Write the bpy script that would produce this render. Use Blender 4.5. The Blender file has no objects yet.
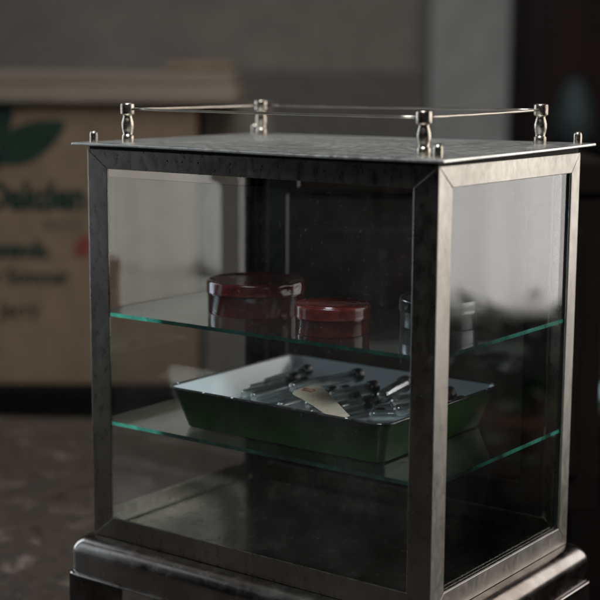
import bpy, bmesh, math, random
from mathutils import Vector, Matrix
random.seed(7)
S = bpy.context.scene
COL = S.collection
W, D, H = 0.3672, 0.2433, 0.36      # body of the display case, metres
T = 0.0055                           # thickness of the top plate and its lip
PI = math.pi

# ------------------------------------------------------------------ node helpers
def mat(name):
    m = bpy.data.materials.new(name); m.use_nodes = True
    nt = m.node_tree; nt.nodes.clear()
    out = nt.nodes.new('ShaderNodeOutputMaterial')
    return m, nt, out
def N(nt, t, **kw):
    n = nt.nodes.new(t)
    for k, v in kw.items():
        if k in n.inputs: n.inputs[k].default_value = v
        else: setattr(n, k, v)
    return n
def L(nt, a, b): nt.links.new(a, b)
def coords(nt, scale=(1, 1, 1)):
    tc = N(nt, 'ShaderNodeTexCoord'); mp = N(nt, 'ShaderNodeMapping')
    mp.inputs['Scale'].default_value = scale
    L(nt, tc.outputs['Object'], mp.inputs['Vector']); return mp.outputs[0]
def noise(nt, vec, scale, detail=6, rough=.6, dist=0.0):
    n = N(nt, 'ShaderNodeTexNoise', Scale=scale, Detail=detail, Roughness=rough, Distortion=dist)
    L(nt, vec, n.inputs['Vector']); return n.outputs['Fac']
def ramp(nt, fac, stops):
    r = N(nt, 'ShaderNodeValToRGB'); cr = r.color_ramp
    while len(cr.elements) < len(stops): cr.elements.new(.5)
    for e, (p, c) in zip(cr.elements, stops):
        e.position = p; e.color = (*c, 1) if len(c) == 3 else c
    L(nt, fac, r.inputs[0]); return r.outputs[0]
def mixc(nt, fac, a, b, blend='MIX'):
    m = N(nt, 'ShaderNodeMix', data_type='RGBA', blend_type=blend)
    for s, v in ((0, fac), (6, a), (7, b)):
        if hasattr(v, 'links') or hasattr(v, 'is_linked'): L(nt, v, m.inputs[s])
        elif s == 0: m.inputs[0].default_value = v
        else: m.inputs[s].default_value = (*v, 1)
    return m.outputs[2]
def bump(nt, h, strength=.2, dist=.001):
    b = N(nt, 'ShaderNodeBump', Strength=strength, Distance=dist)
    L(nt, h, b.inputs['Height']); return b.outputs[0]
g = lambda v: (v, v, v)

def metal(name, light, dark, r0=.25, r1=.5, grime=.5, scale=1.0, speck=True, streak=(1, 1, 1), metallic=1.0, bmp=.16):
    """worn nickel plate: clouded tarnish, fine scratches, pits"""
    m, nt, out = mat(name)
    v = coords(nt, streak)
    cloud = noise(nt, v, 14*scale, 8, .65, .6)
    fine = noise(nt, v, 160*scale, 5, .7)
    c = ramp(nt, cloud, [(.35, dark), (.62, light)])
    if speck:
        sp = noise(nt, v, 300, 2, .5)
        mk = ramp(nt, sp, [(.73, g(0)), (.80, g(.8))])
        c = mixc(nt, mk, c, (.02, .016, .012))
        pat = noise(nt, v, 55*scale, 6, .7, 1.2)
        mk2 = ramp(nt, pat, [(.56, g(0)), (.74, g(grime))])
        c = mixc(nt, mk2, c, (.05, .045, .035))
    b = N(nt, 'ShaderNodeBsdfPrincipled', Metallic=metallic)
    L(nt, c, b.inputs['Base Color'])
    L(nt, ramp(nt, fine, [(.3, g(r0)), (.7, g(r1))]), b.inputs['Roughness'])
    mm = N(nt, 'ShaderNodeMath', operation='ADD'); L(nt, fine, mm.inputs[0]); L(nt, cloud, mm.inputs[1])
    L(nt, bump(nt, mm.outputs[0], bmp, .0005), b.inputs['Normal'])
    L(nt, b.outputs[0], out.inputs[0]); return m

def lacquer(name, c1, c2, rough=.12, scale=60, metallic=0., bmp=.25, coat=.5):
    m, nt, out = mat(name); v = coords(nt)
    n1 = noise(nt, v, scale, 6, .65, .8); n2 = noise(nt, v, 90, 3, .5)
    b = N(nt, 'ShaderNodeBsdfPrincipled', Roughness=rough, Metallic=metallic)
    b.inputs['Coat Weight'].default_value = coat; b.inputs['Coat Roughness'].default_value = .06
    L(nt, ramp(nt, n1, [(.38, c1), (.66, c2)]), b.inputs['Base Color'])
    L(nt, bump(nt, n2, bmp, .0008), b.inputs['Normal'])
    L(nt, b.outputs[0], out.inputs[0]); return m

def rough_mat(name, stops, scale=8, rough=.7, bmp=.3, bd=.003, streak=(1, 1, 1), spec=.4, detail=8):
    m, nt, out = mat(name); v = coords(nt, streak)
    n1 = noise(nt, v, scale, detail, .65, .4); n2 = noise(nt, v, scale*9, 5, .6)
    b = N(nt, 'ShaderNodeBsdfPrincipled', Roughness=rough); b.inputs['Specular IOR Level'].default_value = spec
    c = ramp(nt, n1, stops)
    c = mixc(nt, .35, c, ramp(nt, n2, [(.3, g(.35)), (.7, g(1))]), 'MULTIPLY')
    L(nt, c, b.inputs['Base Color'])
    L(nt, bump(nt, n2, bmp, bd), b.inputs['Normal'])
    L(nt, b.outputs[0], out.inputs[0]); return m

def glass(name, tint=(.96, .98, .97), f0=.04, power=4.4, rough=0.0, wob=0.0, dust=0.0, gain=.96, edge_dark=None):
    """thin sheet glass: clear body with an angle dependent mirror on each face"""
    m, nt, out = mat(name); v = coords(nt)
    lw = N(nt, 'ShaderNodeLayerWeight', Blend=.5)
    pw = N(nt, 'ShaderNodeMath', operation='POWER'); pw.inputs[1].default_value = power
    L(nt, lw.outputs['Facing'], pw.inputs[0])
    ma = N(nt, 'ShaderNodeMath', operation='MULTIPLY_ADD'); ma.use_clamp = True
    L(nt, pw.outputs[0], ma.inputs[0]); ma.inputs[1].default_value = gain; ma.inputs[2].default_value = f0
    tr = N(nt, 'ShaderNodeBsdfTransparent', Color=(*tint, 1))
    if edge_dark:
        L(nt, ramp(nt, lw.outputs['Facing'], [(.62, tint), (.95, edge_dark)]), tr.inputs[0])
    gl = N(nt, 'ShaderNodeBsdfGlossy', Roughness=rough, Color=(1, 1, 1, 1))
    if wob: L(nt, bump(nt, noise(nt, v, 9, 2, .4), wob, .002), gl.inputs['Normal'])
    mx = N(nt, 'ShaderNodeMixShader'); L(nt, ma.outputs[0], mx.inputs[0]); L(nt, tr.outputs[0], mx.inputs[1]); L(nt, gl.outputs[0], mx.inputs[2])
    last = mx
    if dust:
        n1 = noise(nt, v, 420, 2, .5); n2 = noise(nt, v, 12, 5, .6)
        mk = N(nt, 'ShaderNodeMath', operation='MULTIPLY')
        L(nt, ramp(nt, n1, [(.66, g(.10)), (.76, g(1))]), mk.inputs[0])
        L(nt, ramp(nt, n2, [(.35, g(0)), (.75, g(dust))]), mk.inputs[1])
        df = N(nt, 'ShaderNodeBsdfDiffuse', Color=(.5, .5, .48, 1))
        m2 = N(nt, 'ShaderNodeMixShader'); L(nt, mk.outputs[0], m2.inputs[0]); L(nt, mx.outputs[0], m2.inputs[1]); L(nt, df.outputs[0], m2.inputs[2])
        last = m2
    L(nt, last.outputs[0], out.inputs[0]); return m

def plain(name, col, rough=.5, metallic=0, spec=.5):
    m, nt, out = mat(name); v = coords(nt)
    b = N(nt, 'ShaderNodeBsdfPrincipled', Roughness=rough, Metallic=metallic); b.inputs['Specular IOR Level'].default_value = spec
    n = noise(nt, v, 40, 4, .6)
    L(nt, ramp(nt, n, [(.3, tuple(x*.75 for x in col)), (.7, tuple(min(1, x*1.2) for x in col))]), b.inputs['Base Color'])
    L(nt, b.outputs[0], out.inputs[0]); return m

M = {}
M['frame'] = metal('worn_nickel_frame_lit', (.47, .445, .395), (.34, .32, .28), .36, .52, .30, 1.1, True, (1, 1, .6))  # lighter copy of the nickel, window light on the right face put into colour
M['frame_shaded'] = metal('tarnished_nickel_frame_shaded', (.30, .275, .235), (.18, .166, .143), .23, .36, .18, .8, True, (1, 1, .6))  # darker copy for the unlit faces, their shade put into the colour
M['plate'] = metal('worn_nickel_plate', (.70, .69, .65), (.46, .45, .41), .28, .52, .45, .7)
M['stand'] = metal('worn_nickel_stand', (.30, .28, .26), (.13, .10, .085), .16, .30, .3, .45, False)
M['post'] = metal('turned_nickel', (.54, .485, .41), (.26, .225, .18), .16, .34, .35, 2.5)
M['leg'] = metal('blackened_leg', (.10, .09, .08), (.03, .025, .02), .25, .45, .5, 1, False)
M['floor'] = metal('case_floor_metal', (.36, .34, .29), (.15, .14, .12), .18, .32, .5, .35, False)
M['rail'] = plain('drawn_rod', (.42, .38, .32), .3, 1)
M['inside'] = lacquer('shaded_inner_face', (.012, .010, .009), (.035, .030, .026), .35, 40, .6, .2, .1)  # inner door face, its unlit side painted near black
M['dark'] = plain('blackened_seam', (.006, .006, .006), .8)
M['pane'] = glass('pane_glass', (.95, .965, .965), .036, 4.4, 0, .05, .17)
M['shelf'] = glass('shelf_glass', (.87, .92, .90), .045, 3.7, 0, 0, .10)
def tube_glass():
    m, nt, out = mat('tube_glass')
    gb = N(nt, 'ShaderNodeBsdfGlass', Roughness=.0, IOR=1.48, Color=(.97, .99, .99, 1)); tr = N(nt, 'ShaderNodeBsdfTransparent', Color=(.98, .99, .99, 1))
    mx = N(nt, 'ShaderNodeMixShader', Fac=.50); L(nt, gb.outputs[0], mx.inputs[1]); L(nt, tr.outputs[0], mx.inputs[2])
    gl = N(nt, 'ShaderNodeBsdfGlossy', Roughness=.03); lw = N(nt, 'ShaderNodeLayerWeight', Blend=.5)
    pw = N(nt, 'ShaderNodeMath', operation='MULTIPLY_ADD'); L(nt, lw.outputs['Facing'], pw.inputs[0]); pw.inputs[1].default_value = .45; pw.inputs[2].default_value = .08
    m2 = N(nt, 'ShaderNodeMixShader'); L(nt, pw.outputs[0], m2.inputs[0]); L(nt, mx.outputs[0], m2.inputs[1]); L(nt, gl.outputs[0], m2.inputs[2])
    L(nt, m2.outputs[0], out.inputs[0]); return m
M['tube'] = tube_glass()

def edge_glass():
    m, nt, out = mat('green_edge_painted_glow'); v = coords(nt)
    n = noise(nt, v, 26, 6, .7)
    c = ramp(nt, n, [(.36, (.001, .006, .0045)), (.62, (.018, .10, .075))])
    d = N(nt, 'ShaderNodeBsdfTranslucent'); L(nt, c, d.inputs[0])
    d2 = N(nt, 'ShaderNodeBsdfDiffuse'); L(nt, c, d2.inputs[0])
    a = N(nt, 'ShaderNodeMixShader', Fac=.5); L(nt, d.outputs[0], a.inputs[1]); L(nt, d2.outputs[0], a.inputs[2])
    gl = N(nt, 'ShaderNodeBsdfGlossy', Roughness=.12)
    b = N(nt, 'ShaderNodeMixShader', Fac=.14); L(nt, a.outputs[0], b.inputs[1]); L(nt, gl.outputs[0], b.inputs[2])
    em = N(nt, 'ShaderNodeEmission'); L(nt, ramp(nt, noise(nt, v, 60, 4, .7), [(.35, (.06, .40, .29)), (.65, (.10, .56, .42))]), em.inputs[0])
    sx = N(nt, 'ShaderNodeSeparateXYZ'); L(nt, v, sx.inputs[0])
    mr = N(nt, 'ShaderNodeMapRange'); L(nt, sx.outputs[0], mr.inputs[0])   # painted emission, stands for light piped out at the sheet's left end
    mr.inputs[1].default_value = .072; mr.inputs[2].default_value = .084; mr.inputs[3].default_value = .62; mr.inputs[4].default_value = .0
    my = N(nt, 'ShaderNodeMapRange'); L(nt, sx.outputs[1], my.inputs[0]); my.inputs[1].default_value = .07; my.inputs[2].default_value = .20; my.inputs[3].default_value = 0; my.inputs[4].default_value = .38  # painted glow along the right edge as well
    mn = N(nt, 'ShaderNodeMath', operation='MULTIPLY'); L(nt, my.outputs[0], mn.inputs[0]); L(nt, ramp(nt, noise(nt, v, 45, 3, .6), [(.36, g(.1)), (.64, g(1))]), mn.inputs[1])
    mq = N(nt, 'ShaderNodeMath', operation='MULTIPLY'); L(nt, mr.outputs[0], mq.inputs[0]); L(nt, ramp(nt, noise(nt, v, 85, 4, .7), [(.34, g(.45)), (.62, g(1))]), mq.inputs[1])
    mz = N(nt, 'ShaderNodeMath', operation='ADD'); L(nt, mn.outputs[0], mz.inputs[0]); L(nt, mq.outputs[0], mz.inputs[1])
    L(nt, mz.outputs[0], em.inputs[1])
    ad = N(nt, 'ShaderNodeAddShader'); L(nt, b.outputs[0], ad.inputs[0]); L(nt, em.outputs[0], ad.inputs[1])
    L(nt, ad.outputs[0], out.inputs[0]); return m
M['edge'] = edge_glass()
M['edge_back'] = plain('dark_glass_edge', (.010, .022, .018), .2)
M['redlid'] = lacquer('oxblood_lid_lacquer', (.065, .012, .010), (.15, .024, .020), .19, 70, 0, .2, .1)
M['red'] = lacquer('oxblood_lacquer', (.066, .014, .011), (.15, .029, .022), .13, 70, 0, .12, .1)
M['red2'] = lacquer('oxblood_lacquer_marbled', (.066, .016, .012), (.15, .034, .025), .14, 110, 0, .12, .1)
M['tin'] = lacquer('dull_tin', (.10, .10, .097), (.19, .19, .185), .23, 45, .75, .12, 0)
M['green'] = lacquer('green_enamel', (.007, .036, .003), (.016, .075, .006), .34, 30, 0, .12, 0)
M['white'] = lacquer('white_enamel', (.80, .85, .89), (.88, .91, .94), .16, 18, 0, .2, .5)
M['rim'] = lacquer('chipped_black_rim', (.008, .008, .008), (.05, .05, .05), .2, 90, 0, .2, .5)
M['rubber'] = lacquer('black_rubber', (.010, .010, .010), (.022, .02, .02), .3, 90, 0, .1, .2)
M['string'] = plain('rust_string', (.35, .14, .08), .9)

def tag_mat():
    m, nt, out = mat('aged_label_paper'); v = coords(nt)
    n1 = noise(nt, v, 35, 6, .6); n2 = noise(nt, v, 260, 3, .6)
    c = ramp(nt, n1, [(.3, (.36, .275, .21)), (.7, (.54, .43, .335))])
    c = mixc(nt, ramp(nt, n2, [(.62, g(0)), (.70, g(.7))]), c, (.16, .09, .05))
    b = N(nt, 'ShaderNodeBsdfPrincipled', Roughness=.9); L(nt, c, b.inputs['Base Color'])
    L(nt, bump(nt, n2, .3, .0005), b.inputs['Normal']); L(nt, b.outputs[0], out.inputs[0]); return m
M['tag'] = tag_mat()

M['table'] = rough_mat('worn_dark_tabletop', [(.34, (.013, .009, .006)), (.45, (.052, .034, .023)), (.51, (.022, .017, .013)), (.59, (.070, .050, .037)), (.69, (.15, .128, .108))], 20, .5, .5, .003, (1, 1, 1), .5, 12)
M['kraft'] = rough_mat('brown_board', [(.3, (.120, .078, .046)), (.7, (.175, .118, .070))], 3, .85, .15)
M['dullboard'] = rough_mat('dull_board', [(.3, (.085, .072, .056)), (.7, (.12, .10, .08))], 3, .9, .2)
M['palewood'] = rough_mat('pale_planks', [(.3, (.115, .094, .068)), (.7, (.20, .165, .12))], 2.2, .8, .3, .002, (.6, 3, 9))
M['darkwood'] = rough_mat('dark_wood', [(.3, (.012, .008, .006)), (.7, (.032, .019, .013))], 4, .5, .3, .002, (.5, 3, .5))
M['redwood'] = rough_mat('red_brown_wood', [(.3, (.022, .008, .006)), (.7, (.05, .016, .012))], 4, .5, .3, .002, (3, 3, .5))
M['blackwood'] = rough_mat('near_black_wood', [(.3, (.006, .0045, .0035)), (.7, (.014, .010, .008))], 4, .8, .3, .002, (.5, 3, .5), .05)
M['black'] = plain('black_paint', (.004, .004, .004), .9, 0, .05)
M['wall'] = rough_mat('grey_plaster', [(.3, (.20, .184, .155)), (.7, (.25, .231, .196))], 1.3, .9, .2)
M['dado'] = rough_mat('dark_grey_dado', [(.3, (.115, .106, .090)), (.7, (.145, .134, .115))], 2, .8, .1)
M['pillar'] = rough_mat('pale_grey_paint', [(.3, (.32, .315, .30)), (.7, (.375, .37, .355))], 1.3, .85, .1)
M['floorboards'] = rough_mat('dark_floorboards', [(.3, (.006, .004, .003)), (.7, (.016, .011, .008))], 3, .6, .3)
M['ink_green'] = plain('green_print', (.015, .028, .020), 1, 0, .1)
M['ink_dark'] = plain('dark_print', (.022, .032, .024), 1, 0, .1)
M['ink_faint'] = plain('faint_print', (.085, .075, .045), .8)
M['ink_red'] = plain('red_print', (.14, .038, .028), 1, 0, .1)
M['teal'] = lacquer('teal_glaze', (.025, .042, .040), (.038, .060, .058), .6, 6, 0, .1, 0)
M['tealpale'] = lacquer('pale_teal_glaze', (.34, .50, .50), (.46, .62, .62), .3, 6)
M['blue'] = rough_mat('dusty_blue_glaze', [(.3, (.02, .024, .034)), (.7, (.035, .042, .055))], 12, .95, .5)
M['terra'] = rough_mat('terracotta', [(.3, (.12, .05, .025)), (.7, (.2, .085, .04))], 12, .8, .3)
M['leaf'] = rough_mat('leaf_green', [(.3, (.015, .04, .01)), (.7, (.03, .07, .02))], 20, .5, .2)

def curtain_mat(name, tint):
    m, nt, out = mat(name); v = coords(nt, (1, 1, .04))
    n = noise(nt, v, 11, 3, .5, .2)
    tl = N(nt, 'ShaderNodeBsdfTranslucent', Color=(*tint, 1)); tr = N(nt, 'ShaderNodeBsdfTransparent', Color=(1, 1, 1, 1))
    mx = N(nt, 'ShaderNodeMixShader'); L(nt, ramp(nt, n, [(.32, g(.16)), (.66, g(.72))]), mx.inputs[0])
    L(nt, tl.outputs[0], mx.inputs[1]); L(nt, tr.outputs[0], mx.inputs[2]); L(nt, mx.outputs[0], out.inputs[0]); return m
M['curtain'] = curtain_mat('sheer_curtain', (.85, .84, .82))

# ------------------------------------------------------------------ mesh helpers
def link(o, parent=None):
    COL.objects.link(o)
    if parent is not None: o.parent = parent
    return o
def obj(name, bm, m, parent=None, smooth=False, bevel=0, segs=2, auto=None):
    me = bpy.data.meshes.new(name); bmesh.ops.recalc_face_normals(bm, faces=bm.faces[:]); bm.to_mesh(me); bm.free()
    for x in (m if isinstance(m, (list, tuple)) else [m]): me.materials.append(x)
    if smooth:
        for p in me.polygons: p.use_smooth = True
    o = link(bpy.data.objects.new(name, me), parent)
    if bevel:
        b = o.modifiers.new('bevel', 'BEVEL'); b.width = bevel; b.segments = segs; b.limit_method = 'ANGLE'; b.angle_limit = .6
    if auto:
        me.set_sharp_from_angle(angle=auto)
    return o
def thing(name, label, cat, loc=(0, 0, 0), rot=0, group=None):
    o = link(bpy.data.objects.new(name, None)); o.location = loc; o.rotation_euler = (0, 0, rot)
    o.empty_display_size = .02
    return tag(o, label, cat, group)
def tag(o, label, cat, group=None):
    o['label'] = label; o['category'] = cat
    if group: o['group'] = group
    return o
def struct(o): o['kind'] = 'structure'; return o
def box(bm, x0, x1, y0, y1, z0, z1, mi=0):
    vs = [bm.verts.new((x, y, z)) for x in (x0, x1) for y in (y0, y1) for z in (z0, z1)]
    for q in ((0, 1, 3, 2), (4, 6, 7, 5), (0, 4, 5, 1), (2, 3, 7, 6), (0, 2, 6, 4), (1, 5, 7, 3)):
        f = bm.faces.new([vs[i] for i in q]); f.material_index = mi
def prism(bm, pts, fn, t0, t1):
    """polygon pts (u,v) extruded between t0 and t1; fn maps (u,v,t) to xyz"""
    a = [bm.verts.new(fn(u, v, t0)) for u, v in pts]; b = [bm.verts.new(fn(u, v, t1)) for u, v in pts]
    bm.faces.new(a); bm.faces.new(b[::-1])
    for i in range(len(pts)):
        j = (i+1) % len(pts); bm.faces.new((a[i], b[i], b[j], a[j]))
def lathe(bm, prof, n=48, mi=None, M4=None):
    rings = []
    for k, (r, z) in enumerate(prof):
        if r < 1e-6: rings.append([bm.verts.new((0, 0, z))])
        else: rings.append([bm.verts.new((r*math.cos(2*PI*i/n), r*math.sin(2*PI*i/n), z)) for i in range(n)])
    if M4 is not None:
        for rg in rings:
            for v in rg: v.co = M4 @ v.co
    for k in range(len(rings)-1):
        a, b = rings[k], rings[k+1]
        for i in range(n):
            j = (i+1) % n
            if len(a) == 1 and len(b) == 1: continue
            if len(a) == 1: f = bm.faces.new((a[0], b[i], b[j]))
            elif len(b) == 1: f = bm.faces.new((a[i], a[j], b[0]))
            else: f = bm.faces.new((a[i], a[j], b[j], b[i]))
            f.smooth = True
            if mi: f.material_index = mi[k]
def tube(bm, pts, r, n=10):
    rings = []
    for i, p in enumerate(pts):
        a = Vector(pts[max(i-1, 0)]); b = Vector(pts[min(i+1, len(pts)-1)]); t = (b-a).normalized()
        u = t.cross(Vector((0, 0, 1)) if abs(t.z) < .9 else Vector((1, 0, 0))).normalized(); w = t.cross(u)
        rings.append([bm.verts.new(Vector(p)+u*r*math.cos(2*PI*k/n)+w*r*math.sin(2*PI*k/n)) for k in range(n)])
    for a, b in zip(rings, rings[1:]):
        for k in range(n):
            f = bm.faces.new((a[k], a[(k+1) % n], b[(k+1) % n], b[k])); f.smooth = True
    bm.faces.new(rings[0][::-1]); bm.faces.new(rings[-1])
def rrect(hx, hy, r, n=8):
    P = []
    for cx, cy, a0 in ((hx-r, hy-r, 0), (-hx+r, hy-r, 90), (-hx+r, -hy+r, 180), (hx-r, -hy+r, 270)):
        for k in range(n+1):
            a = math.radians(a0+90*k/n); P.append((cx+r*math.cos(a), cy+r*math.sin(a)))
    return P

# ================================================================== DISPLAY CASE
case = thing('display_cabinet', 'tall glazed nickel display case with a small spindle gallery round its top', 'display cabinet', (0, 0, 0))

def face_frame(name, width, fn, fl, fr, ft, fb, th=.0022, parent=case, right_side=False):
    """four mitred strips round one face, hairline seams at the mitres; fn maps (u, v, t) to xyz"""
    gap = .00035; bm = bmesh.new(); z0, z1 = 0.0, H
    for pts in (
        [(0, z1), (width, z1), (width-fr, z1-ft), (fl, z1-ft)],
        [(0, z0), (fl, z0+fb), (width-fr, z0+fb), (width, z0)],
        [(0, z0), (0, z1), (fl, z1-ft), (fl, z0+fb)],
        [(width, z0), (width-fr, z0+fb), (width-fr, z1-ft), (width, z1)]):
        cx = sum(p[0] for p in pts)/4; cz = sum(p[1] for p in pts)/4
        q = []
        for (u, v) in pts:      # shrink a hair toward the strip's own long axis
            q.append((u+(gap if u < cx else -gap)*(1 if abs(pts[0][0]-pts[1][0]) > .05 or True else 0), v))
        # subdivide the long sides so the hand-made strips waver slightly
        prism(bm, q, fn, 0, th)
    o = obj(name, bm, M['frame'] if (name == 'side_frame' and right_side) else M['frame_shaded'], parent, bevel=.0005)
    return o

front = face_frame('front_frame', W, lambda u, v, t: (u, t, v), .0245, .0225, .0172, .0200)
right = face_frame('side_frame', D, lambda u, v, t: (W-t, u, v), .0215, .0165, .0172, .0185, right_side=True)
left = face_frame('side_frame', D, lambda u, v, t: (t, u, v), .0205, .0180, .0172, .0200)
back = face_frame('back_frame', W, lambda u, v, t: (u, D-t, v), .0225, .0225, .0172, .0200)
# inner corner angles behind the strips (blackened inside)
for x0, x1, y0, y1 in ((.0035, .009, .0035, .009), (W-.009, W-.0035, .0035, .009), (.0035, .009, D-.009, D-.0035), (W-.009, W-.0035, D-.009, D-.0035)):
    bm = bmesh.new(); box(bm, x0, x1, y0, y1, .004, H-.002); obj('corner_lining', bm, M['dark'], case)
# screw heads along the front top strip and posts
for x, z in ((.0097, .3537), (.0367, .3521), (.0957, .3528), (.1127, .3527), (.1306, .3526), (.1655, .3533), (.1993, .3531), (.262, .352), (.309, .3525), (.011, .20), (.010, .092), (.356, .182)):
    bm = bmesh.new(); lathe(bm, [(0, .0004), (.0005, .0003), (.0008, 0), (.0008, -.001)], 12, M4=Matrix.Rotation(PI/2, 4, 'X'))
    o = obj('pin', bm, M['dark'], front); o.location = (x, 0, z)

# panes
def pane(name, x0, x1, y0, y1, z0, z1, parent=case):
    bm = bmesh.new(); box(bm, x0, x1, y0, y1, z0, z1); return obj(name, bm, M['pane'], parent)
fp_ = pane('front_pane', .010, W-.010, .0028, .0048, .004, H-.0245)
fp_.data.materials.append(M['edge_back'])
for p in fp_.data.polygons: p.material_index = 1 if p.normal.z > .5 else 0
pane('side_pane', W-.0048, W-.0028, .010, D-.010, .004, H-.004)
pane('side_pane', .0028, .0048, .010, D-.010, .004, H-.004)

# back door: inner frame with stepped, rounded corners
def door_opening():
    x0, x1, z0, z1 = .047, W-.047, .051, H-.036
    s, r = .010, .009
    pts = []
    def arc(cx, cz, a0, a1, n=6):
        for k in range(n+1):
            a = math.radians(a0+(a1-a0)*k/n); pts.append((cx+r*math.cos(a), cz+r*math.sin(a)))
    arc(x0+s, z0+s, 180+90, 180) if False else None
    # counter-clockwise: bottom edge
    pts.append((x0, z0)); pts.append((x1, z0))
    pts.append((x1, z1-s-r)); arc(x1-r, z1-s-r, 0, 90); pts.append((x1-s-r, z1-s)) if False else None
    pts.append((x1-s-.004, z1-s)); pts.append((x1-s-.004, z1))
    pts.append((x0+s+.004, z1)); pts.append((x0+s+.004, z1-s))
    arc(x0+r, z1-s-r, 90, 180)
    return pts
bm = bmesh.new()
outer = [(.0238, .0224), (W-.0238, .0224), (W-.0238, H-.019), (.0238, H-.019)]
inner = door_opening()
def loopverts(pts, y): return [bm.verts.new((x, y, z)) for x, z in pts]
for y in (D-.0068, D-.0030):
    vo, vi = loopverts(outer, y), loopverts(inner, y)
    eo = [bm.edges.new((vo[i], vo[(i+1) % len(vo)])) for i in range(len(vo))]
    ei = [bm.edges.new((vi[i], vi[(i+1) % len(vi)])) for i in range(len(vi))]
    bmesh.ops.triangle_fill(bm, edges=eo+ei, use_beauty=True)
    if y < D-.005: VO, VI = vo, vi
    else:
        for A, B in ((VO, vo), (VI, vi)):
            for i in range(len(A)):
                j = (i+1) % len(A); bm.faces.new((A[i], A[j], B[j], B[i]))
door = obj('back_door', bm, [M['inside'], M['frame']], case)
for p in door.data.polygons: p.material_index = 1 if (p.normal.y > .5 and p.center.y > D-.0045) else 0
bm = bmesh.new(); box(bm, .040, W-.040, D-.0060, D-.0040, .044, H-.026); obj('door_pane', bm, M['pane'], door)
bm = bmesh.new(); lathe(bm, [(.0, .012), (.004, .011), (.005, .008), (.0028, .005), (.0028, 0)], 20, M4=Matrix.Rotation(-PI/2, 4, 'X'))
o = obj('knob', bm, M['post'], door); o.location = (W-.035, D-.003, .19)

# floor sheet
bm = bmesh.new(); box(bm, .0052, W-.0052, .0052, D-.0072, .0006, .0026)
obj('floor_sheet', bm, M['floor'], case)

# shelves
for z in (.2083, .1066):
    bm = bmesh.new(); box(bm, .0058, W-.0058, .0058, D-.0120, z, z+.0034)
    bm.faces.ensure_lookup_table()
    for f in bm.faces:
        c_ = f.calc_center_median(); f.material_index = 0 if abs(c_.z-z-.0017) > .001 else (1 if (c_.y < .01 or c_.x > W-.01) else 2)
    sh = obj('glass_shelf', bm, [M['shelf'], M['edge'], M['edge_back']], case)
    for (x, y) in ((.0085, .013), (W-.0085, .013), (.0085, D-.018), (W-.0085, D-.018)):
        bm = bmesh.new(); box(bm, x-.0025, x+.0025, y-.004, y+.004, z-.0022, z-.0002)
        obj('shelf_clip', bm, M['frame'], case, bevel=.0004)

# top plate, slightly bowed, rolled lip
e = .0099
bm = bmesh.new()
NX, NY = 24, 16
def plate_z(u, v): return .0004*math.sin(u*7)*math.cos(v*5) + .0028*u*v
def gridv(zoff, inset=0):
    return [[bm.verts.new((-e+inset+(W+2*e-2*inset)*i/NX, -e+inset+(D+2*e-2*inset)*j/NY, H+zoff+plate_z(i/NX, j/NY))) for j in range(NY+1)] for i in range(NX+1)]
lo, up = gridv(.0030), gridv(.0055)
for i in range(NX):
    for j in range(NY):
        bm.faces.new((up[i][j], up[i+1][j], up[i+1][j+1], up[i][j+1])).smooth = True
        bm.faces.new((lo[i][j], lo[i][j+1], lo[i+1][j+1], lo[i+1][j])).smooth = True
for i in range(NX):
    bm.faces.new((lo[i][0], lo[i+1][0], up[i+1][0], up[i][0])); bm.faces.new((lo[i+1][NY], lo[i][NY], up[i][NY], up[i+1][NY]))
for j in range(NY):
    bm.faces.new((lo[0][j+1], lo[0][j], up[0][j], up[0][j+1])); bm.faces.new((lo[NX][j], lo[NX][j+1], up[NX][j+1], up[NX][j]))
plate = obj('top_plate', bm, M['plate'], case, bevel=.0008)
bm = bmesh.new(); box(bm, .0015, W-.0015, .0015, D-.0015, H-.001, H+.0055-.0012); obj('roof_lining', bm, M['dark'], case)
ZT = H+T
def topz(x, y): return H+.0053+plate_z((x+e)/(W+2*e), (y+e)/(D+2*e))

# corner finials (short domed pegs)
for x, y in ((.004, .005), (W-.007, .010), (W-.002, D-.003), (.004, D-.004)):
    bm = bmesh.new(); lathe(bm, [(.0038, 0), (.0038, .0072), (.0036, .0086), (.0030, .0098), (.0018, .0107), (0, .0110)], 24)
    o = obj('finial', bm, M['post'], plate); o.location = (x, y, topz(x, y)); 
# turned gallery posts
PA, PB = .0281, .0240
prof = [(.0054, 0), (.0056, .0030), (.0056, .0062), (.0047, .0070), (.0044, .0078), (.0052, .0110), (.0058, .0145), (.0057, .0178), (.0048, .0212), (.0041, .0232), (.0043, .0242), (.0062, .0250), (.0065, .0258), (.0065, .0340), (.0060, .0350), (.0040, .0355), (0, .0356)]
posts = []
for k, (x, y) in enumerate(((PA, PB), (W-PA, PB), (W-PA, D-PB), (PA, D-PB))):
    bm = bmesh.new(); lathe(bm, prof, 36)
    o = obj('gallery_post', bm, M['post'], case); o.location = (x, y, topz(x, y)); o.rotation_euler = (random.uniform(-.02, .02), random.uniform(-.02, .02), k)
    for f in o.data.polygons: f.use_smooth = True
    o.data.set_sharp_from_angle(angle=math.radians(50))
    posts.append((x, y, topz(x, y)+.0298))
for k in range(4):
    a, b = Vector(posts[k]), Vector(posts[(k+1) % 4]); d = (b-a).normalized()
    p0, p1 = a+d*.0055, b-d*.0055
    pts = [p0.lerp(p1, i/16)+Vector((0, 0, -.0003*math.sin(PI*i/16)+.00008*math.sin(i*1.7+k))) for i in range(17)]
    bm = bmesh.new(); tube(bm, pts, .00115, 10); obj('gallery_rail', bm, M['rail'], case)

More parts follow.
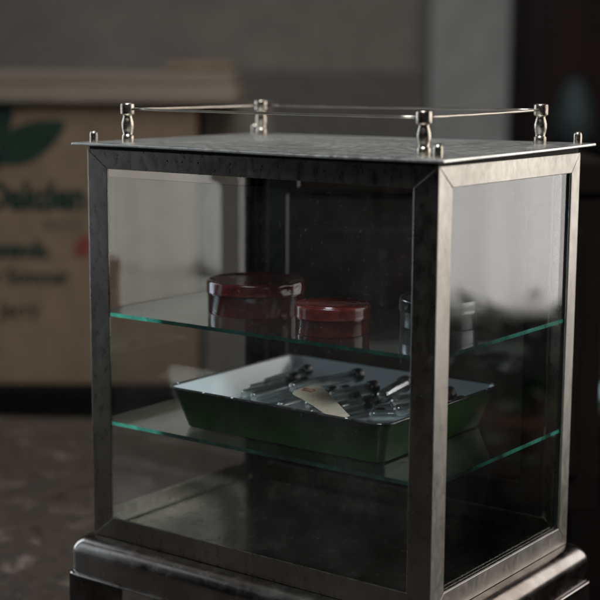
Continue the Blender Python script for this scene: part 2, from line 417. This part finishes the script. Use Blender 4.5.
# stand: flat shoulder, rolled edge, beaded lip, bracket legs
def offset_loop(o): return [(-o, -o), (W+o, -o), (W+o, D+o), (-o, D+o)]
bm = bmesh.new()
sp = [(-.004, -.0004), (.0012, -.0004), (.0020, -.0006)]
for k in range(1, 9):
    a = math.radians(90*k/8); sp.append((.0022+.0155*math.sin(a), -.0165+.0158*math.cos(a)))
sp += [(.0177, -.0220), (.0177, -.0345), (.0195, -.0352), (.0200, -.0362), (.0195, -.0372), (.0160, -.0374)]
rings = []
for off, z in sp:
    R = .006+max(off, 0)*.35
    hx, hy = W/2+off, D/2+off
    rings.append([bm.verts.new((W/2+x, D/2+y, z)) for x, y in rrect(hx, hy, R, 6)])
for a, b in zip(rings, rings[1:]):
    n = len(a)
    for i in range(n):
        f = bm.faces.new((a[i], a[(i+1) % n], b[(i+1) % n], b[i])); f.smooth = True
bm.faces.new(rings[0]); bm.faces.new(rings[-1][::-1])
stand = obj('stand', bm, M['stand'], case, auto=math.radians(40))
TZ = -.120
for sx in (0, 1):
    for sy in (0, 1):
        bm = bmesh.new()
        fx = (lambda v: -.017+v) if sx == 0 else (lambda v: W+.017-v)
        fy = (lambda v: -.017+v) if sy == 0 else (lambda v: D+.017-v)
        # L-shaped bracket leg, tapering towards the foot
        prof2 = [(0, -.0374), (.066, -.0374), (.065, -.060), (.062, -.080), (.056, -.095), (.054, TZ), (0, TZ)]
        prism(bm, prof2, lambda u, v, t: (fx(u), fy(t), v), 0, .0035)
        prism(bm, [(u+.0036 if u == 0 else u, v) for u, v in prof2], lambda u, v, t: (fx(t), fy(u), v), 0, .0035)
        obj('leg', bm, M['leg'], stand, bevel=.0006)

# ================================================================== TINS
def tin(name, label, cat, loc, R, h, lid_h, mb, ml, rot=0, dents=0., rings=1):
    t = thing(name, label, cat, loc, rot)
    b = h-lid_h
    bm = bmesh.new()
    lathe(bm, [(0, .0004), (R*.94, .0004), (R*.965, 0), (R*.975, .001), (R*.975, b-.0012), (R*.99, b-.0006), (R*.99, b+.001), (R*.95, b+.002), (0, b+.002)], 96)
    o = obj('body', bm, mb, t, auto=math.radians(50))
    bm = bmesh.new(); tp = h
    pr = [(R*.993, b+.0006), (R*1.004, b+.0008), (R*1.008, b+.0016), (R, b+.0024), (R, b+.0036), (R, b+.0048), (R, b+.0060), (R, b+.0072), (R, tp-.0028), (R*.994, tp-.0012), (R*.975, tp-.0002), (R*.955, tp), (R*.93, tp-.0002), (R*.90, tp-.0010)]
    if rings == 2: pr += [(R*.72, tp-.0011), (R*.70, tp-.0003), (R*.67, tp-.0003), (R*.65, tp-.0010)]
    pr += [(R*.4, tp-.0008), (0, tp-.0006)]
    lathe(bm, pr, 96)
    if dents:
        for v in bm.verts:
            a = math.atan2(v.co.y, v.co.x); rr = math.hypot(v.co.x, v.co.y)
            if rr > R*.9:
                k = 1-dents*(math.exp(-((a+.26)/.10)**2)+.8*math.exp(-((a-.10)/.07)**2)+.3*math.exp(-((a+1.9)/.2)**2))*math.exp(-((v.co.z-(b+.0075))/.0032)**2)
                v.co.x *= k; v.co.y *= k
    o = obj('lid', bm, ml, t, auto=math.radians(50))
    return t
SZ = .2083+.0034+.0002
tin('round_tin', 'large oxblood lacquered round tin with a dented lid on the upper glass shelf', 'tin', (.1195, .0935, SZ), .0452, .0300, .0115, M['red'], M['redlid'], 0, .035)
tin('round_tin', 'small oxblood lacquered round tin with marbled lid beside the larger red tin', 'tin', (.2345, .0520, SZ), .0322, .0245, .0115, M['red2'], M['redlid'], .4, 0, 2)
tin('round_tin', 'bare grey metal round tin standing behind the front corner post', 'tin', (.2900, .1340, SZ), .0345, .0250, .0120, M['tin'], M['tin'], .9, 0)

# ================================================================== ENAMEL TRAY
SZ2 = .1066+.0034+.0002
tray = thing('enamel_tray', 'deep green enamel tray with white lining resting on the lower glass shelf', 'tray', (.1925, .1160, SZ2), 0)
def shell(prof, m, name, parent, tilt=0):
    bm = bmesh.new(); rg = []
    for hx, hy, r, z in prof: rg.append([bm.verts.new((x, y, z)) for x, y in rrect(hx, hy, r, 8)])
    for a, b in zip(rg, rg[1:]):
        n = len(a)
        for i in range(n):
            f = bm.faces.new((a[i], a[(i+1) % n], b[(i+1) % n], b[i])); f.smooth = True
    return bm, rg
HX, HY, HB = .1190, .0970, .0372
bm, rg = shell([(.1020, .0800, .006, .0008), (.1040, .0820, .007, 0), (.1060, .0840, .008, .0012), (HX-.0030, HY-.0030, .010, HB-.0030), (HX-.0014, HY-.0014, .011, HB-.0006)], None, None, None)
bm.faces.new(rg[0])
obj('outer_shell', bm, M['green'], tray, auto=math.radians(40))
bm, rg = shell([(.0960, .0740, .006, .0028), (.1020, .0800, .007, .0032), (.1045, .0825, .008, .0060), (HX-.0038, HY-.0038, .010, HB-.0030), (HX-.0020, HY-.0020, .011, HB+.0004)], None, None, None)
bm.faces.new(rg[0])
obj('white_lining', bm, M['white'], tray, auto=math.radians(40))
bm = bmesh.new(); base = rrect(HX-.0010, HY-.0010, .0115, 10); n = len(base); rgs = []
for i in range(n):
    p = Vector((*base[i], HB)); q = (Vector((*base[(i+1) % n], HB))-Vector((*base[i-1], HB))).normalized(); u = Vector((q.y, -q.x, 0))
    rgs.append([bm.verts.new(p+u*.0016*math.cos(a*PI/4)+Vector((0, 0, .0013*math.sin(a*PI/4)))) for a in range(8)])
for i in range(n):
    for k in range(8):
        f = bm.faces.new((rgs[i][k], rgs[(i+1) % n][k], rgs[(i+1) % n][(k+1) % 8], rgs[i][(k+1) % 8])); f.smooth = True
obj('rim', bm, M['rim'], tray)
# bare chips in the enamel on the rolled rim
for (cx, cy) in ((-.1175, -.081), (-.0735, -.0967), (-.0410, -.0967), (.1178, .078), (.1178, .069), (.08, -.0967)):
    bm = bmesh.new(); bmesh.ops.create_icosphere(bm, subdivisions=2, radius=.0011)
    for v in bm.verts: v.co = Vector((v.co.x*1.5*random.uniform(.8, 1.2), v.co.y*.9, v.co.z*.6))
    o = obj('chip', bm, M['white'], tray, smooth=True); o.location = (cx, cy, HB+.0008)

# ================================================================== TEST TUBES
tubes = [
 ((0.1065, 0.1209, 0.1370), (0.1190, 0.1789, 0.1430), .0042, 'rearmost thin glass tube along the back left of the heap'),
 ((0.1060, 0.0999, 0.1350), (0.1210, 0.1559, 0.1390), .0042, 'short thin glass tube second from the back left of the heap'),
 ((0.1140, 0.0795, 0.1350), (0.1280, 0.1415, 0.1355), .0044, 'glass tube with rounded end nearest the left rim'),
 ((0.1310, 0.0725, 0.1360), (0.1385, 0.1475, 0.1380), .0044, 'long glass tube just right of the one nearest the left rim'),
 ((0.1625, 0.0715, 0.1320), (0.1750, 0.1425, 0.1355), .0046, 'glass tube poking from under the paper label'),
 ((0.1600, 0.0919, 0.1455), (0.1843, 0.1709, 0.1475), .0052, 'large milky highlighted tube with a big black stopper behind the label'),
 ((0.2404, 0.1199, 0.1430), (0.2280, 0.1819, 0.1435), .0060, 'thick empty vial lying highest, left of the front corner post'),
 ((0.2550, 0.1149, 0.1405), (0.2800, 0.1779, 0.1405), .0062, 'thick vial passing behind the front corner post'),
 ((0.2540, 0.0805, 0.1360), (0.2890, 0.1205, 0.1335), .0050, 'glass tube lowest at the right front, against the green side'),
 ((0.1560, 0.1079, 0.1310), (0.1800, 0.1579, 0.1340), .0046, 'half buried tube below the big stoppered tube'),
 ((0.1800, 0.0879, 0.1330), (0.2101, 0.1319, 0.1360), .0048, 'half buried tube with its stopper right of the paper label'),
 ((0.2000, 0.0695, 0.1315), (0.2251, 0.1255, 0.1340), .0048, 'tube with stopper under the right tip of the paper label'),
 ((0.2240, 0.0615, 0.1275), (0.2480, 0.1135, 0.1305), .0048, 'low tube between the paper label and the thick vials'),
 ((0.1053, 0.0854, 0.1265), (0.1333, 0.1594, 0.1275), .0042, 'bottom tube crossing under the left bundle'),
 ((0.2040, 0.1039, 0.1300), (0.2160, 0.1679, 0.1320), .0048, 'deep tube under the heap between stopper and thick vial'),
 ((0.2710, 0.0939, 0.1400), (0.2950, 0.1459, 0.1400), .0055, 'vial directly right of the thick vial behind the corner post'),
 ((0.2860, 0.1239, 0.1330), (0.2950, 0.1719, 0.1370), .0050, 'rightmost tube, seen through the side pane'),
 ((0.2173, 0.0944, 0.1275), (0.2443, 0.1534, 0.1285), .0050, 'tube lying under the two thick vials'),
 ((0.1273, 0.0844, 0.1300), (0.1443, 0.1474, 0.1300), .0044, 'second layer tube in the left bundle'),
 ((0.1440, 0.0755, 0.1265), (0.1560, 0.1355, 0.1265), .0046, 'second layer tube just left of the paper label'),
 ((0.1920, 0.1099, 0.1390), (0.2080, 0.1619, 0.1410), .0050, 'tube with stopper just right of the big stoppered tube'),
 ((0.2143, 0.0874, 0.1355), (0.2273, 0.1394, 0.1375), .0048, 'upper tube between the label tip and the thick vials'),
]
def test_tube(A, B, r, label):
    A, B = Vector(A), Vector(B); ln = (B-A).length; d = (B-A).normalized()
    t = thing('test_tube', label + ', in the green tray', 'test tube', A, 0, 'stoppered glass tubes heaped in the enamel tray')
    t.rotation_mode = 'QUATERNION'; t.rotation_quaternion = d.to_track_quat('Z', 'Y')
    bm = bmesh.new(); w = r*.17
    pr = [(0, 0)]
    for k in range(1, 7): a = PI/2*k/6; pr.append((r*math.sin(a), r*(1-math.cos(a))))
    pr += [(r, ln-.010), (r*1.12, ln-.009), (r*1.14, ln-.0078), (r-w, ln-.0078)]
    for k in range(6, 0, -1): a = PI/2*k/6; pr.append(((r-w)*math.sin(a), r*1.1-(r-w)*math.cos(a)))
    pr.append((0, w*1.4))
    lathe(bm, pr, 28); obj('glass_tube', bm, M['tube'], t)
    bm = bmesh.new(); lathe(bm, [(0, ln-.0120), (r*.80, ln-.0120), (r*.80, ln-.0080), (r*1.22, ln-.0078), (r*1.28, ln-.0070), (r*1.28, ln-.0010), (r*1.18, ln), (r*.6, ln+.0002), (0, ln-.0004)], 28)
    obj('stopper', bm, M['rubber'], t, auto=math.radians(40))
    # pale graduation of dried residue inside the tube
    return t
for A, B, r, lb in tubes: test_tube(A, B, r, lb)

# paper label lying on the tubes
pt = thing('paper_label', 'stained buff paper label with rusty string hole lying on the glass tubes', 'label', (0, 0, 0))
bm = bmesh.new(); n = 24
quad = [Vector((.1786, .0661, .1478)), Vector((.2540, .0250, .1445)), Vector((.2694, .0290, .1490)), Vector((.1818, .1064, .1495))]
vt = [[None]*(n+1) for _ in range(n+1)]
for i in range(n+1):
    for j in range(n+1):
        u, v = i/n, j/n
        if u < .09: v = .5+(v-.5)*(.70+.30*u/.09)
        p = quad[0].lerp(quad[1], u).lerp(quad[3].lerp(quad[2], u), v)
        p.z += .0012*math.sin(u*3.5+.5)+.0006*math.sin(v*4+u*2)
        vt[i][j] = bm.verts.new(p)
for i in range(n):
    for j in range(n):
        if i in (3, 4) and j in (11, 12): continue
        bm.faces.new((vt[i][j], vt[i+1][j], vt[i+1][j+1], vt[i][j+1])).smooth = True
sheet = obj('paper', bm, M['tag'], pt)
s = sheet.modifiers.new('thick', 'SOLIDIFY'); s.thickness = .0004
hole = quad[0].lerp(quad[3], .5).lerp(quad[1].lerp(quad[2], .5), .125)
bm = bmesh.new(); pts = []
for k in range(15):
    a = 2*PI*k/14; pts.append(hole+Vector((.0062*math.cos(a), .0042*math.sin(a), .0016+.0006*math.sin(3*a))))
tube(bm, pts, .0007, 8); obj('string', bm, M['string'], pt)

# ================================================================== ROOM (its walls run at an angle to the case)
CX, CY, A0 = .9206, -.9281, math.radians(36.309)
R2 = Vector((math.cos(A0), math.sin(A0), 0)); F2 = Vector((-math.sin(A0), math.cos(A0), 0))
def room(lat, dist, z=0): return Vector((CX, CY, 0))+R2*lat+F2*dist+Vector((0, 0, z))
def rbox(name, lat0, lat1, d0, d1, z0, z1, m, parent=None, bevel=.004, bmx=None):
    bm = bmesh.new(); box(bm, 0, lat1-lat0, 0, d1-d0, 0, z1-z0)
    o = obj(name, bm, m, None, bevel=bevel); o.location = room(lat0, d0, z0); o.rotation_euler = (0, 0, A0)
    return o
def child_box(name, x0, x1, y0, y1, z0, z1, m, parent, bevel=.003):
    bm = bmesh.new(); box(bm, x0, x1, y0, y1, z0, z1); return obj(name, bm, m, parent, bevel=bevel)

# table: its right edge passes just behind the case
tb = thing('wooden_table', 'worn dark brown table with scuffed top under the display case', 'table', (.390, .278, TZ), math.radians(33))
child_box('tabletop', -2.2, 0, -1.25, 0, -.035, -.0004, M['table'], tb, .004)
tb.rotation_euler = (0, 0, math.radians(33))
# the corner at the right back of the case; top runs away to the left and back
for ch in list(tb.children): bpy.data.objects.remove(ch)
bm = bmesh.new(); box(bm, -2.0, 0, -1.0, .90, -.035, -.0004); obj('tabletop', bm, M['table'], tb, bevel=.004)
for x in (-1.9, -.1):
    for y in (-.9, .82):
        bm = bmesh.new(); lathe(bm, [(.035, -.735), (.028, -.5), (.034, -.12), (.040, -.036)], 20); o = obj('leg', bm, M['darkwood'], tb); o.location = (x, y, 0)

struct(rbox('floor', -4, 4, -1.5, 6, -.90, -.86, M['floorboards']))
struct(rbox('back_wall', -3.2, .345, 3.95, 4.05, -.86, 2.0, M['wall']))
struct(rbox('wall_pillar', .345, .56, 3.90, 4.05, -.86, 2.0, M['pillar']))
struct(rbox('far_wall', .4, 3.5, 5.2, 5.3, -.86, 2.0, M['black']))
struct(rbox('wall_panelling', -3.2, .3449, 3.925, 3.948, -.86, .425, M['dado']))
struct(rbox('ceiling', -4, 4, -1.5, 6, 2.0, 2.05, M['wall']))
struct(rbox('left_wall', -3.3, -3.2, -1.5, 4.0, -.86, 2.0, M['black']))  # unseen wall, coloured black to keep its reflection out of the front glass

# bench carrying the printed box, its black stands for the shadow band
bench = thing('shadow_bench', 'low bench under the printed box, black to stand for the shadow band there', 'bench', room(-1.15, 2.50, -.137), A0)
child_box('seat', 0, 1.6, 0, .5, -.05, 0, M['black'], bench)
for x in (.05, 1.45):
    for y in (.04, .42): child_box('leg', x, x+.05, y, y+.05, -.723, -.052, M['black'], bench)

crate = thing('printed_box', 'brown board box with green leaf print and lettering behind the case', 'box', room(-1.05, 2.52, -.135), A0)
child_box('board_body', 0, .865, 0, .42, .001, .505, M['kraft'], crate, .006)
X0 = 1.05
def text(body, lat, z, size, m, name='lettering', sx=1.0, bold=.0):
    cu = bpy.data.curves.new('t', 'FONT'); cu.body = body; cu.size = size; cu.extrude = .0003; cu.offset = bold; cu.resolution_u = 3
    o = bpy.data.objects.new('t', cu); COL.objects.link(o)
    dg = bpy.context.evaluated_depsgraph_get(); me = bpy.data.meshes.new_from_object(o.evaluated_get(dg))
    bpy.data.objects.remove(o); me.materials.clear(); me.materials.append(m)
    q = bpy.data.objects.new(name, me); COL.objects.link(q); q.parent = crate
    q.location = (lat+X0, -.0008, z+.135); q.rotation_euler = (PI/2, 0, 0); q.scale = (sx, 1, 1); return q
text('Oakden', -.560, .186, .066, M['ink_green'], bold=.003, sx=.86)
text('actig', -.455, .150, .040, M['ink_faint'], bold=.0008)
text('unands.', -.545, .100, .042, M['ink_dark'], bold=.0022, sx=.78)
text('er Sommer', -.560, .052, .040, M['ink_dark'], bold=.001, sx=.82)
text('r Jerry', -.560, -.008, .040, M['ink_dark'], bold=.0006, sx=.90)
bm = bmesh.new(); prism(bm, [(0, 0), (.028, .002), (.034, .030), (.026, .040), (.004, .028)], lambda u, v, t: (u, t, v), -.0012, -.0002)
o = obj('red_mark', bm, M['ink_red'], crate); o.location = (X0-.402, 0, .100+.135)
def leafshape(cx, cz, ln, wd, ang):
    bm = bmesh.new(); P = []
    for k in range(24):
        a = 2*PI*k/24; u = ln*math.cos(a); v = wd*math.sin(a)*(1-.25*math.cos(a))*(1-.15*math.cos(2*a))
        P.append((cx+u*math.cos(ang)-v*math.sin(ang), cz+u*math.sin(ang)+v*math.cos(ang)))
    prism(bm, P, lambda u, v, t: (u, t, v), -.0010, -.0002)
    return obj('leaf_print', bm, M['ink_green'], crate)
def zpx(y): return .432-(y-69)*.00178
leafshape(X0-.475, zpx(141)+.135, .070, .028, math.radians(27))
leafshape(X0-.535, zpx(113)+.135, .060, .028, math.radians(78))
leafshape(X0-.580, zpx(150)+.135, .060, .022, math.radians(150))
bx2 = thing('board_box', 'dull grey brown box standing against the right side of the printed box', 'box', room(-.178, 2.60, -.135), A0)
child_box('board_body', 0, .125, 0, .34, .001, .500, M['dullboard'], bx2, .005)
child_box('flap', .002, .123, -.004, -.0005, .42, .497, M['dullboard'], bx2, .001)
# pale planks on the box
pl = thing('plank_lid', 'pale weathered plank lid lying on top of the printed box', 'lid', room(-1.10, 2.50, .3705), A0)
child_box('plank', 0, .985, 0, .46, .0, .030, M['palewood'], pl, .004)
child_box('plank', .004, .980, .006, .45, .0305, .056, M['palewood'], pl, .004)
bk = thing('wooden_block', 'short brown wooden block on the right end of the plank lid', 'block', room(-.235, 2.51, .427), A0)
child_box('block', 0, .115, 0, .12, .0, .016, M['kraft'], bk, .003)
bk.children[0].name = 'offcut'

# dark dresser in the doorway on the right, with a few blurred things
dr = thing('wooden_dresser', 'dark red brown wooden dresser in the shade beyond the doorway', 'dresser', room(.62, 4.4, -.86), A0)
child_box('carcass', 0, 1.3, .02, .6, 0, 2.3, M['darkwood'], dr)
for x in (.06, .64):
    for z, h in ((.08, .9), (1.05, .75)):
        p = child_box('door', x, x+.52, 0, .018, z, z+h, M['darkwood'], dr)
        child_box('door_panel', x+.07, x+.45, -.006, -.001, z+.08, z+h-.08, M['redwood'], p)
# dark chest added behind the case to darken the view through its glass
ch_ = thing('darkening_chest', 'dark brown wooden chest added behind the display case to darken the view through it', 'chest', room(-.035, 1.74, TZ), A0)
child_box('chest_body', 0, .41, 0, .26, .001, .40, M['blackwood'], ch_, .004)
child_box('chest_lid', -.004, .414, -.006, .266, .4015, .445, M['blackwood'], ch_, .005)
p = child_box('front_panel', .03, .19, -.008, -.0005, .05, .36, M['blackwood'], ch_, .003)
p = child_box('front_panel', .22, .38, -.008, -.0005, .05, .36, M['blackwood'], ch_, .003)
# side table with objects
sd = thing('side_table', 'black side table at the far right behind the display case', 'table', room(.40, 2.35, -.162), A0)
child_box('tabletop', 0, .8, 0, .45, -.03, -.0004, M['black'], sd)
for x in (.02, .73):
    for y in (.02, .38): child_box('leg', x, x+.05, y, y+.05, -.68, -.031, M['black'], sd)
def pot(name, label, cat, loc, prof, m, part='body'):
    bm = bmesh.new(); lathe(bm, prof, 48); o = obj(name, bm, m, None, smooth=True); o.location = loc; return tag(o, label, cat)
pot('enamel_bowl', 'pale teal enamel bowl on the side table at the far right', 'bowl', room(.508, 2.47, -.1618), [(0, .002), (.035, 0), (.040, .004), (.066, .034), (.070, .038), (.064, .036), (.038, .010), (0, .008)], M['tealpale'])
pot('terracotta_pot', 'small terracotta pot in the shade right of the display case', 'pot', room(.640, 2.66, -.1618), [(0, 0), (.04, 0), (.045, .01), (.055, .25), (.06, .252), (.06, .28), (.05, .28), (.045, .2), (0, .2)], M['terra'])
pot('blue_jar', 'tall dusty blue covered jar next to the terracotta pot', 'jar', room(.560, 2.70, -.1618), [(0, 0), (.05, 0), (.062, .03), (.066, .14), (.055, .20), (.035, .225), (.04, .235), (.02, .25), (0, .255)], M['blue'])
pot('glass_vase', 'dim teal teardrop vase on the shelf in the shade at upper right', 'vase', room(.715, 3.78, .232), [(0, 0), (.035, 0), (.05, .02), (.058, .07), (.048, .12), (.03, .16), (.02, .18), (.018, .18), (0, .15)], M['teal'])
sh2 = thing('wall_shelf', 'dark shelf board holding the teal vase at upper right', 'shelf', room(.565, 3.65, .20), A0)
child_box('board', 0, .9, 0, .26, 0, .030, M['black'], sh2)
child_box('bracket', .15, .18, .02, .24, -.12, -.001, M['black'], sh2)
child_box('bracket', .70, .73, .02, .24, -.12, -.001, M['black'], sh2)

# ================================================================== WINDOWS (sheer curtains with daylight behind)
def window(center, yaw_deg, w, z0, z1, L_, label, color):
    a = math.radians(yaw_deg)
    d = Vector((math.sin(a), math.cos(a), 0)); ex = Vector((math.cos(a), -math.sin(a), 0))
    t = thing('window', label, 'window', center, -a)
    bm = bmesh.new(); n = 160; pv = None
    for i in range(n+1):
        x = -w/2+w*i/n; y = .018*math.sin(i*.63)+.010*math.sin(i*.29+1); 
        r = (bm.verts.new((x, y, z0)), bm.verts.new((x, y*1.05, z1)))
        if pv: bm.faces.new((pv[0], r[0], r[1], pv[1])).smooth = True
        pv = r
    obj('curtain', bm, M['curtain'], t)
    fw = .05
    for x0, x1, q0, q1 in ((-w/2-fw, -w/2, z0-fw, z1+fw), (w/2, w/2+fw, z0-fw, z1+fw), (-w/2, w/2, z0-fw, z0), (-w/2, w/2, z1, z1+fw)):
        child_box('frame', x0, x1, .03, .13, q0, q1, M['pillar'], t)
    child_box('sill', -w/2-fw, w/2+fw, -.04, .028, z0-fw-.03, z0-.01, M['darkwood'], t)
    ld = bpy.data.lights.new('window_daylight', 'AREA'); ld.shape = 'RECTANGLE'; ld.size = w; ld.size_y = z1-z0
    ld.color = color; ld.energy = L_*w*(z1-z0)*PI
    lo_ = bpy.data.objects.new('window_daylight', ld); COL.objects.link(lo_); lo_.parent = t
    lo_.location = (0, .10, (z0+z1)/2); lo_.rotation_euler = (-PI/2, 0, 0)   # faces the case (-Y of the window)
    return t
import os
window((1.68, 1.437, 0), 35, 2.25, -.080, 1.75, 3.0, 'tall right window with pleated sheer curtain giving the main daylight', (1.0, .96, .935))
window((-1.908, -0.100, 0), -96, .60, -.16, 1.75, 7.5, 'left window with sheer curtain, the farther of two from the camera', (.78, .89, 1.0))
window((-1.561, -1.054, 0), -124, .34, -.16, 1.75, 2.4, 'narrow left window with sheer curtain, the nearer of two to the camera', (.76, .88, 1.0))

# unseen fill lamp added to brighten the wall, box and table
lamp = thing('fill_light', 'added square fill lamp over the table, brightening the back of the room', 'fill light', room(.25, 1.75, 1.85), A0)
lamp.rotation_euler = (math.radians(36), 0, A0+math.radians(10))
child_box('fill_housing', -.52, .52, -.52, .52, .004, .036, M['pillar'], lamp)
ld = bpy.data.lights.new('fill_glow', 'AREA'); ld.shape = 'SQUARE'; ld.size = 1.0; ld.energy = 9; ld.spread = math.radians(110); ld.color = (.96, .97, 1.0)
lo_ = bpy.data.objects.new('fill_glow', ld); COL.objects.link(lo_); lo_.parent = lamp; lo_.location = (0, 0, 0)

lamp2 = thing('fill_light', 'added square fill lamp above the near side of the table, brightening the tray', 'fill light', (.44, -.72, 1.88), math.radians(16))  # overhead fill added to light the tray contents
lamp2.rotation_euler = (math.radians(25), 0, math.radians(16))
child_box('fill_housing', -.37, .37, -.37, .37, .004, .036, M['pillar'], lamp2)
ld = bpy.data.lights.new('fill_glow', 'AREA'); ld.shape = 'SQUARE'; ld.size = .7; ld.energy = 15.5; ld.color = (.88, .94, 1.0); ld.spread = math.radians(100)
lo_ = bpy.data.objects.new('fill_glow', ld); COL.objects.link(lo_); lo_.parent = lamp2; lo_.location = (0, 0, 0)

# plant on a stool below the right window
plx = thing('potted_plant', 'leafy plant in a terracotta pot below the right window', 'plant', (1.11, 1.63, -.43), 0)
bm = bmesh.new(); lathe(bm, [(0, 0), (.07, 0), (.10, .16), (.105, .18), (.09, .18), (.08, .15), (0, .15)], 32); obj('pot', bm, M['terra'], plx)
bm = bmesh.new(); rr = random.Random(3)
for k in range(130):
    a = rr.uniform(0, 2*PI); up_ = rr.uniform(.12, .40); rad = rr.uniform(.02, .26); ln = rr.uniform(.05, .10)
    c0 = Vector((rad*math.cos(a), rad*math.sin(a), up_)); dr_ = Vector((math.cos(a), math.sin(a), rr.uniform(-.2, .8))).normalized(); sd_ = dr_.cross(Vector((0, 0, 1))).normalized()*ln*.28
    v = [bm.verts.new(p) for p in (c0, c0+dr_*ln*.5+sd_, c0+dr_*ln, c0+dr_*ln*.5-sd_)]; bm.faces.new(v)
obj('foliage', bm, M['leaf'], plx)

# ================================================================== WORLD, CAMERA, RENDER
w = bpy.data.worlds.new('World'); S.world = w; w.use_nodes = True
w.node_tree.nodes['Background'].inputs[0].default_value = (.9, .95, 1.0, 1); w.node_tree.nodes['Background'].inputs[1].default_value = .012

cd = bpy.data.cameras.new('camera'); cam = bpy.data.objects.new('camera', cd); COL.objects.link(cam)
rv = Vector((0.80528815, 0.59285747, 0.00556982)); uv = Vector((-0.09897666, 0.12516714, 0.98718631)); fv = Vector((-0.58456362, 0.79552071, -0.15947467))
mw = Matrix((( rv.x, uv.x, -fv.x, .92064254), (rv.y, uv.y, -fv.y, -.92812042), (rv.z, uv.z, -fv.z, .43196484), (0, 0, 0, 1)))
cam.matrix_world = mw
cd.sensor_width = 36; cd.lens = 1431.9/600*36; cd.clip_start = .05; cd.clip_end = 100
cd.dof.use_dof = True; cd.dof.focus_distance = 1.21; cd.dof.aperture_fstop = 4.3
S.camera = cam
S.view_settings.view_transform = 'Standard'; S.view_settings.look = 'None'; S.view_settings.exposure = 0
S.render.engine = 'CYCLES'
cy = S.cycles
cy.max_bounces = 12; cy.transparent_max_bounces = 20; cy.glossy_bounces = 5; cy.diffuse_bounces = 2; cy.transmission_bounces = 10
cy.caustics_reflective = False; cy.caustics_refractive = False; cy.sample_clamp_indirect = 4
cy.use_denoising = True; cy.use_adaptive_sampling = True; cy.adaptive_threshold = .02
